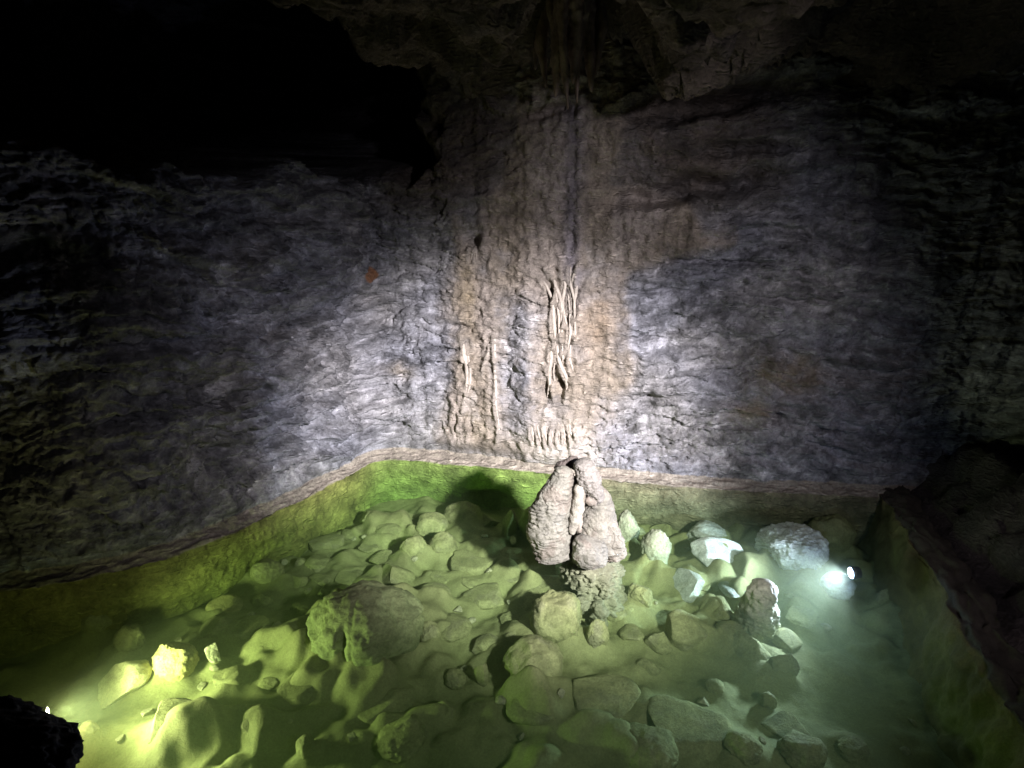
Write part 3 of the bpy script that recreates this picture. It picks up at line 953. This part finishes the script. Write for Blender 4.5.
# the brown upright stub
pb = on_z(759, 634, FLOOR + .06)
path = [pb + np.array(q) for q in [(-.02, .05, -.12), (-.015, .05, -.02), (-.005, .045, .08), (.0, .04, .17), (.012, .04, .25), (.018, .04, .335)]]
V, F, gv = tube(path, [.135, .122, .105, .098, .090, .070], 90, 130, 400, .006, 95, .022, .95, True, (.1, .55), True)
c = np.array([.30, .285, .215]) * (1 + .35 * fbm3(V * 18, 404, 4))[:, None] * (1 - .35 * gv)[:, None]
lw = sstep(-.24, -.34, V[:, 2] + .04 * noise3(V * 12, 405))[:, None]
c = c * (1 - lw) + np.array([.232, .23, .118]) * lw
o = mesh_from("stalagmite", V, F, M_STUMP, col=np.clip(c, .02, .6))
set_props(o, "short stubby brown upright stub of rock standing among pale slabs", "stalagmite")

PXM = 3.745 / F_PX
root = empty("stalagmite_stump", tuple(on_y(575, 560, FY0) * np.array([1, 1, 0]) + np.array([0, 0, FLOOR])),
             "rippled brown grey stump of stalagmite with a split front, standing out of the green water", "stalagmite")


def lobe(name, pts, y, seed, col, rip=.006, rip_f=110., flat=.9, rough=.010, seg=120, ring=200, cap=True, caps=(.55, .55)):
    path = [on_y(px, py, y + (q[0] if q else 0)) for (px, py, r, *q) in pts]
    radii = [p[2] * PXM for p in pts]
    V, F, gv = tube(path, radii, seg, ring, seed, rip, rip_f, rough, flat, cap, caps, True)
    n = fbm3(V * 11, seed + 30, 4)
    c = np.array(col) * (1 + .28 * n)[:, None]
    st = sstep(.1, .45, fbm3(V * np.array([9, 9, 5]), seed + 33, 3))[:, None] * .5
    c = c * (1 - st) + np.array([.12, .092, .075]) * st
    c = c * (1 - .45 * gv)[:, None]
    uw = sstep(.0, -.05, V[:, 2])[:, None]
    c = c * (1 - uw) + np.array([.15, .145, .095]) * uw
    o = mesh_from(name, V, F, M_STUMP, col=np.clip(c, .02, .7))
    return under(o, root)


BR = (.150, .140, .116)
lobe("lobe", [(565, 466, 8), (562, 478, 11.5), (558, 490, 14.5), (553, 503, 17.5), (549, 516, 19.3), (549, 530, 20), (552, 544, 19.5), (553, 552, 19), (554, 559, 18)], FY0 - .02, 600, BR, rip=.012, rip_f=118, caps=(.35, .28))
lobe("lobe", [(602, 487, 5), (601, 497, 10), (600, 508, 14.5), (598, 520, 18.5), (597, 532, 22), (597, 543, 24), (597, 549, 23)], FY0 + .02, 610, (.155, .142, .117), rip=.005, caps=(.4, .2))
lobe("lobe", [(592, 536, 14), (590, 546, 17), (590, 556, 17), (590, 565, 15)], FY0 - .08, 620, (.150, .139, .118), rip=.006, caps=(.3, .3))
lobe("lobe", [(606, 520, 7), (611, 534, 10.5), (615, 548, 11.5), (617, 559, 10)], FY0 - .03, 630, (.158, .143, .117), rip=.004, caps=(.4, .3))
lobe("cap_slab", [(581, 459, 7), (583, 466, 9), (587, 476, 11.5), (592, 486, 10.5), (597, 495, 8), (600, 503, 5)], FY0 - .04, 640, (.150, .135, .120), rip=.004, flat=1.0, rough=.013, caps=(.3, .5))
lobe("rim", [(557, 472, 4), (563, 463.5, 4.5), (572, 463, 5), (578, 466, 5)], FY0 + .07, 645, (.075, .06, .052), rip=.0, rough=.014)  # darkened: shade of the open hollow top put into its colour
lobe("inner_column", [(580, 483, 5), (580, 490, 6.3), (579, 498, 5.2), (577, 510, 6.2), (575, 520, 5.6), (573, 530, 4), (572, 535, 2.5)], FY0 - .06, 650, (.23, .21, .175), rip=.0, rough=.006, seg=40, ring=70)
lobe("inner_column", [(580, 515, 3), (580, 525, 3), (579, 533, 2)], FY0 - .06, 652, (.23, .20, .168), rip=.0, rough=.005, seg=24, ring=30)
lobe("inner_column", [(585, 499, 3), (591, 502, 4.2), (597, 503, 3.5)], FY0 - .07, 655, (.15, .127, .106), rip=0, rough=.006, seg=24, ring=30)
lobe("core", [(582, 472, 8), (582, 490, 14), (583, 510, 20), (584, 530, 25), (585, 552, 25)], FY0 + .17, 660, (.07, .055, .046), rip=.0, rough=.015)  # dark backing: shade of the gap between lobes put into the colour
lobe("pedestal", [(588, 548, 27), (590, 560, 28), (592, 580, 29), (594, 605, 34), (596, 640, 42)], FY0 + .06, 670, (.125, .12, .08), rip=.0, rough=.045)
for k, (px, py, r) in enumerate([(584, 582, 8), (607, 588, 9), (598, 612, 10), (580, 604, 7)]):
    lobe("knob", [(px - 2, py - r, r * .7), (px, py, r), (px + 2, py + r, r * .8)], FY0 - .06 - .003 * (py - 580), 680 + k, (.15, .145, .095), rip=0, rough=.03, seg=48, ring=50)

# ------------------------------------------------------------------ dripstone on the back wall
DC = (.36, .31, .265)


def drips(label, lines, base, seed, cat="dripstone", name="dripstone", lift=.0):
    rt = empty(name, tuple(on_wall(*base)), label, cat)
    for i, ln in enumerate(lines):
        pts = [on_wall(p[0], p[1], .002 + lift) for p in ln]
        pts[0] = pts[0] + np.array([NX[0] * 0, .012, 0])
        pts[-1] = pts[-1] + np.array([0, .012, 0])
        r = [p[2] * (.0030 if 0 < q < len(ln) - 1 else .0016) * (1 + .25 * math.sin(7.1 * q + i)) for q, p in enumerate(ln)]
        V, F = tube(pts, r, 20, max(24, 14 * len(ln)), seed + i, 0, 0, .0030, 1.0)
        c = np.array(DC) * (1 + .2 * fbm3(V * 14, seed + i, 3))[:, None]
        under(mesh_from("drip", V, F, M_DRIP, col=np.clip(c, .02, .7)), rt)
    return rt


for (lb_, ln_, bs_, sd_) in DRIPS:
    drips(lb_, ln_, bs_, sd_)

# drapery in the ceiling alcove
rt = empty("stalactite_drapery", (0.42, 4.15, 3.2), "brown folded stalactite drapery hanging in the top centre alcove", "stalactite")
FOLDS = [(538, 70, 5, 4.28), (546, 88, 6, 4.22), (553, 72, 4, 4.16), (559, 97, 6, 4.13), (566, 110, 4, 4.05), (572, 84, 7, 4.10), (580, 104, 4, 4.12), (588, 92, 6, 4.18), (596, 78, 5, 4.26), (602, 60, 4, 4.32)]
for i, (px, pb_, r, yy) in enumerate(FOLDS):
    pt = -40
    path = [on_y(px + 3.5 * math.sin(q * 4 + i * 2.3) + (px - 570) * .15 * (1 - q), pt + (pb_ - pt) * q, yy + .05 * math.sin(q * 3 + i)) for q in np.linspace(0, 1, 7)]
    V, F = tube(path, [r * .011, r * .0095, r * .009, r * .007, r * .0065, r * .004, r * .0016], 32, 80, 800 + i, 0, 0, .012, 1.9)
    c = np.array([.27, .20, .155]) * (1 + .4 * fbm3(V * 9, 810 + i, 3))[:, None]
    under(mesh_from("fold", V, F, M_DRIP, col=np.clip(c, .02, .6)), rt)

# ------------------------------------------------------------------ right rim of the pool and the dark bank behind it
RIM = np.array([(2.78, 4.42), (2.66, 3.85), (2.44, 3.1), (2.18, 2.4), (1.98, 1.85), (1.75, 1.25), (1.55, 0.5)])
rimf = catmull(RIM, 60)
nrr = len(rimf)
tg = np.gradient(rimf, axis=0)
tg /= np.linalg.norm(tg, axis=1)[:, None]
out2 = np.stack([-tg[:, 1], tg[:, 0]], -1)                # towards +x side
prof = [(-.14 + .14 * q, -.62 + .6 * q) for q in np.linspace(0, 1, 40)] + [(.0 + .03 * q, -.015 + .04 * q) for q in np.linspace(.1, 1, 8)] + [(.03 + .16 * q, .03 + .02 * q) for q in np.linspace(.1, 1, 16)] + [(.19, .04 - .5 * q) for q in np.linspace(.1, 1, 6)]
prof = np.array(prof)
ss = np.arange(nrr) * .012
RS, RT = np.meshgrid(ss, np.arange(len(prof)))
dn = .030 * fbm2(RS * 5, RT * .10, 900, 5) + .05 * noise2(RS * 1.3, RT * 0, 903)
RX = rimf[None, :, 0] + out2[None, :, 0] * (prof[:, 0][:, None] + dn)
RY = rimf[None, :, 1] + out2[None, :, 1] * (prof[:, 0][:, None] + dn)
RZ = prof[:, 1][:, None] + .030 * fbm2(RS * 4, RT * .12, 905, 4)
rc = (np.array([.125, .105, .042]) * (prof[:, 1][:, None, None] < .0) + np.array([.06, .05, .04]) * (prof[:, 1][:, None, None] >= .0)) * (1 + .25 * fbm2(RS * 3, RT * .1, 907, 3))[..., None]
o = mesh_from("pool_rim", np.stack([RX, RY, RZ], -1).reshape(-1, 3), grid_faces(len(prof), nrr), M_SILT, col=np.clip(rc, .02, .5).reshape(-1, 3))
set_props(o, "low olive stone kerb closing the pool along its right side", "kerb")

bx = np.arange(0, 4.0, .025)
by = np.arange(0, nrr, 4)
BQ, BI = np.meshgrid(bx, by)
bX = rimf[BI, 0] + (0.10 + BQ) * out2[BI, 0]
bY = rimf[BI, 1] + (0.10 + BQ) * out2[BI, 1]
bz = -.03 + .28 * sstep(.05, .6, BQ) + .22 * BQ + sstep(.05, .4, BQ) * (.16 * fbm2(bX * 1.4, bY * 1.4, 920, 4))
q1, _, _ = cells(bX / .3, bY / .3, 925)
q2, _, _ = cells(bX / .1, bY / .1, 926)
bz = bz + sstep(.05, .3, BQ) * (.14 * q1 + .05 * q2)
bc = np.array([.10, .085, .08]) * (1 + .5 * fbm2(bX * 2, bY * 2, 930, 3))[..., None]
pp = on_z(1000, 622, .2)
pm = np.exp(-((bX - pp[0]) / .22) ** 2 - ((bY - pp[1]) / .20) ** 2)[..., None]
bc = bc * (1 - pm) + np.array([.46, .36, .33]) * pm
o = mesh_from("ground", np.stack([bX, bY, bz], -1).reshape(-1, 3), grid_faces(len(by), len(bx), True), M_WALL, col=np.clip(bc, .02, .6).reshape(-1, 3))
set_props(o, kind="structure")

# ------------------------------------------------------------------ front ledge and the rock lying on it
lx = np.linspace(-3.6, 1.9, 230)
lprof = [(0.06, -.7), (.03, .0), (.01, .6), (0, .86), (-.012, .888), (-.035, .9), (-.25, .9), (-.5, .9), (-.5, .5), (-.5, -.7)]
LX, LT = np.meshgrid(lx, np.arange(len(lprof)))
lp = np.array(lprof)
LY = 1.035 - .05 * (LX + 1.1) + lp[:, 0][:, None] + .010 * fbm2(LX * 5, LT * .6, 940, 3)
LZ = lp[:, 1][:, None] + .008 * fbm2(LX * 4, LT * .6, 944, 3) * (lp[:, 1] > .8)[:, None]
o = mesh_from("front_parapet", np.stack([LX, LY, LZ], -1).reshape(-1, 3), grid_faces(len(lprof), len(lx), True), M_CONC)
set_props(o, "dark worn parapet edge crossing the bottom left corner", "parapet")
V, Fc = stone_mesh(.52, .26, .19, "rough", 951, 6)
V[:, 2] += .03 * np.round(noise3(V * 8, 952) * 4) / 4
pr = on_y(22, 728, 1.16)
o = mesh_from("dark_rock", V, Fc, M_DARK)
o.location = (pr[0] + .02, .97, .955)
set_props(o, "black jagged rock lying on the parapet in the bottom left corner", "rock")

# ------------------------------------------------------------------ water filling the pool
poly = [(-3.9, .9), (-3.9, 3.0)] + [(x + NXi * .06, y + NYi * .06) for x, y, NXi, NYi in zip(PX_[::12], PY_[::12], NX[::12], NY[::12]) if -3.6 < x < 2.8 and y > 2.4] + [(2.86, 4.2), (2.72, 3.85), (2.5, 3.1), (2.24, 2.4), (2.04, 1.85), (1.8, 1.25), (1.7, .9)]
n = len(poly)
bm = bmesh.new()
vt = [bm.verts.new((x, y, 0.0)) for x, y in poly]
vb = [bm.verts.new((x, y, -0.9)) for x, y in poly]
bm.faces.new(vt)
bm.faces.new(vb[::-1])
for i in range(n):
    bm.faces.new((vt[i], vb[i], vb[(i + 1) % n], vt[(i + 1) % n]))
bmesh.ops.recalc_face_normals(bm, faces=bm.faces)
me = bpy.data.meshes.new("water")
bm.to_mesh(me)
bm.free()
mw, nt, N, L = nodes_of("clear_green_water")
out = N.new("ShaderNodeOutputMaterial")
va = N.new("ShaderNodeVolumeAbsorption")
va.inputs["Color"].default_value = (0.47, 0.76, 0.42, 1)
va.inputs["Density"].default_value = 0.8
vs = N.new("ShaderNodeVolumeScatter")
vs.inputs["Color"].default_value = (0.74, 0.93, 0.58, 1)
vs.inputs["Density"].default_value = 0.10
vs.inputs["Anisotropy"].default_value = 0.35
ad = N.new("ShaderNodeAddShader")
L.new(va.outputs[0], ad.inputs[0])
L.new(vs.outputs[0], ad.inputs[1])
L.new(ad.outputs[0], out.inputs["Volume"])
me.materials.append(mw)
wo = bpy.data.objects.new("water", me)
COL.objects.link(wo)
set_props(wo, kind="structure")

# ------------------------------------------------------------------ lamps
def lamp_thing(loc, aim, label, lens, r=.035):
    rt = empty("underwater_lamp", loc, label, "lamp", "lamps sunk in the pool")
    d = (Vector(aim) - Vector(loc)).normalized()
    rot = d.to_track_quat('Z', 'Y').to_matrix().to_4x4()

    def cyl(name, prof, mat):
        bm = bmesh.new()
        segs = 40
        rings = []
        for (rr, z) in prof:
            rings.append([bm.verts.new((rr * math.cos(2 * math.pi * i / segs), rr * math.sin(2 * math.pi * i / segs), z)) for i in range(segs)])
        for a, b in zip(rings, rings[1:]):
            for i in range(segs):
                bm.faces.new((a[i], a[(i + 1) % segs], b[(i + 1) % segs], b[i]))
        bm.faces.new(rings[0][::-1])
        bm.faces.new(rings[-1])
        bmesh.ops.recalc_face_normals(bm, faces=bm.faces)
        me = bpy.data.meshes.new(name)
        bm.to_mesh(me)
        bm.free()
        me.materials.append(mat)
        for p in me.polygons:
            p.use_smooth = True
        o = bpy.data.objects.new(name, me)
        COL.objects.link(o)
        o.parent = rt
        o.matrix_basis = rot
        return o
    cyl("housing", [(r * .7, -.055), (r * .95, -.05), (r, -.02), (r * 1.15, -.018), (r * 1.15, .0), (r, .002), (r * .92, -.004)], M_METAL)
    cyl("lens", [(r * .9, -.003), (r * .85, .004), (r * .5, .010), (r * .1, .012)], lens)
    return rt, d


def spot(name, loc, aim, watts, col, deg, blend, rad=.03, flat=1.0):
    l = bpy.data.lights.new(name, "SPOT")
    l.energy = watts
    l.color = col
    l.spot_size = math.radians(deg)
    l.spot_blend = blend
    l.shadow_soft_size = rad
    o = bpy.data.objects.new(name, l)
    o.location = loc
    o.rotation_euler = (Vector(aim) - Vector(loc)).to_track_quat('-Z', 'Y').to_euler()
    o.scale = (1.0, flat, 1.0)                         # letterbox beam of the sunk lamps
    COL.objects.link(o)
    return o


# A: yellowish lamp low on the left, behind the dark rock; B: cold white lamp on the right
E_A, E_B, E_C = 165, 240, 1.0
A = on_z(46, 714, -.13)
Aaim = (0.1, 3.5, -.62)
rt, dA = lamp_thing(tuple(A), Aaim, "lit yellowish lamp sunk in the lower left of the pool behind the dark rock", M_LENS_Y, .03)
la = spot("yellow_lamp_light", tuple(Vector(A) + dA * .03), Aaim, E_A, (1.0, .98, .58), 154, .65, .08, .21)
B = on_z(851, 573, -.09)
Baim = (B[0] - 1.0, B[1] + .02, -.20)
rt, dB = lamp_thing(tuple(B), Baim, "glaring cold white lamp sunk at the right end of the pool", M_LENS_W)
lb = spot("white_lamp_light", tuple(Vector(B) + dB * .03), Baim, E_B, (.64, .66, 1.0), 158, .6, .05, .22)
# the glass of both lamps also spills a little light all round
for nm, p_, d_, wt, cl in (("yellow_lamp_spill", A, dA, 5.0 * (E_A > 0), (1.0, .92, .45)), ("white_lamp_spill", B, dB, 4.0 * (E_B > 0), (.38, .48, 1.0))):
    l_ = bpy.data.lights.new(nm, "POINT")
    l_.energy, l_.color, l_.shadow_soft_size = wt, cl, .04
    q_ = bpy.data.objects.new(nm, l_)
    q_.location = Vector(p_) + d_ * .07
    COL.objects.link(q_)
# C: the show-cave floodlight at the right of the viewing place, washing the corner
C = (2.1, -0.4, 2.45)
spot("flood_light", C, (-0.15, 4.80, 0.10), 5600 * E_C, (.98, .95, .985), 37, 1.0, .13)
spot("flood_light", C, (0.12, 4.72, 0.40), 460 * E_C, (.93, .90, 1.0), 64, 1.0, .13)
spot("flood_light", C, (2.75, 2.75, 0.2), 60 * E_C, (.95, .86, 1.0), 26, 1.0, .05)  # weak extra spot, added to brighten the pale patch on the right bank

# ------------------------------------------------------------------ world, camera, render
w = bpy.data.worlds.new("World")
scene.world = w
w.use_nodes = True
w.node_tree.nodes["Background"].inputs[0].default_value = (.5, .55, .7, 1)
w.node_tree.nodes["Background"].inputs[1].default_value = 0.004
cam = bpy.data.cameras.new("Camera")
cam.sensor_width = 36.0
cam.lens = 36.0 * F_PX / 1024.0
cam.clip_start = 0.02
cam.clip_end = 200
co = bpy.data.objects.new("Camera", cam)
co.location = (0, 0, CAM_H)
co.rotation_euler = (math.pi / 2 - PITCH, 0, 0)
COL.objects.link(co)
scene.camera = co
scene.render.engine = "CYCLES"
scene.cycles.use_denoising = True
scene.cycles.max_bounces = 6
scene.cycles.volume_bounces = 2
scene.cycles.caustics_reflective = False
scene.cycles.caustics_refractive = False
scene.view_settings.view_transform = "Standard"
scene.view_settings.look = "None"
scene.view_settings.exposure = 0.0
scene.view_settings.gamma = 1.0
scene.render.resolution_x = 1024
scene.render.resolution_y = 768
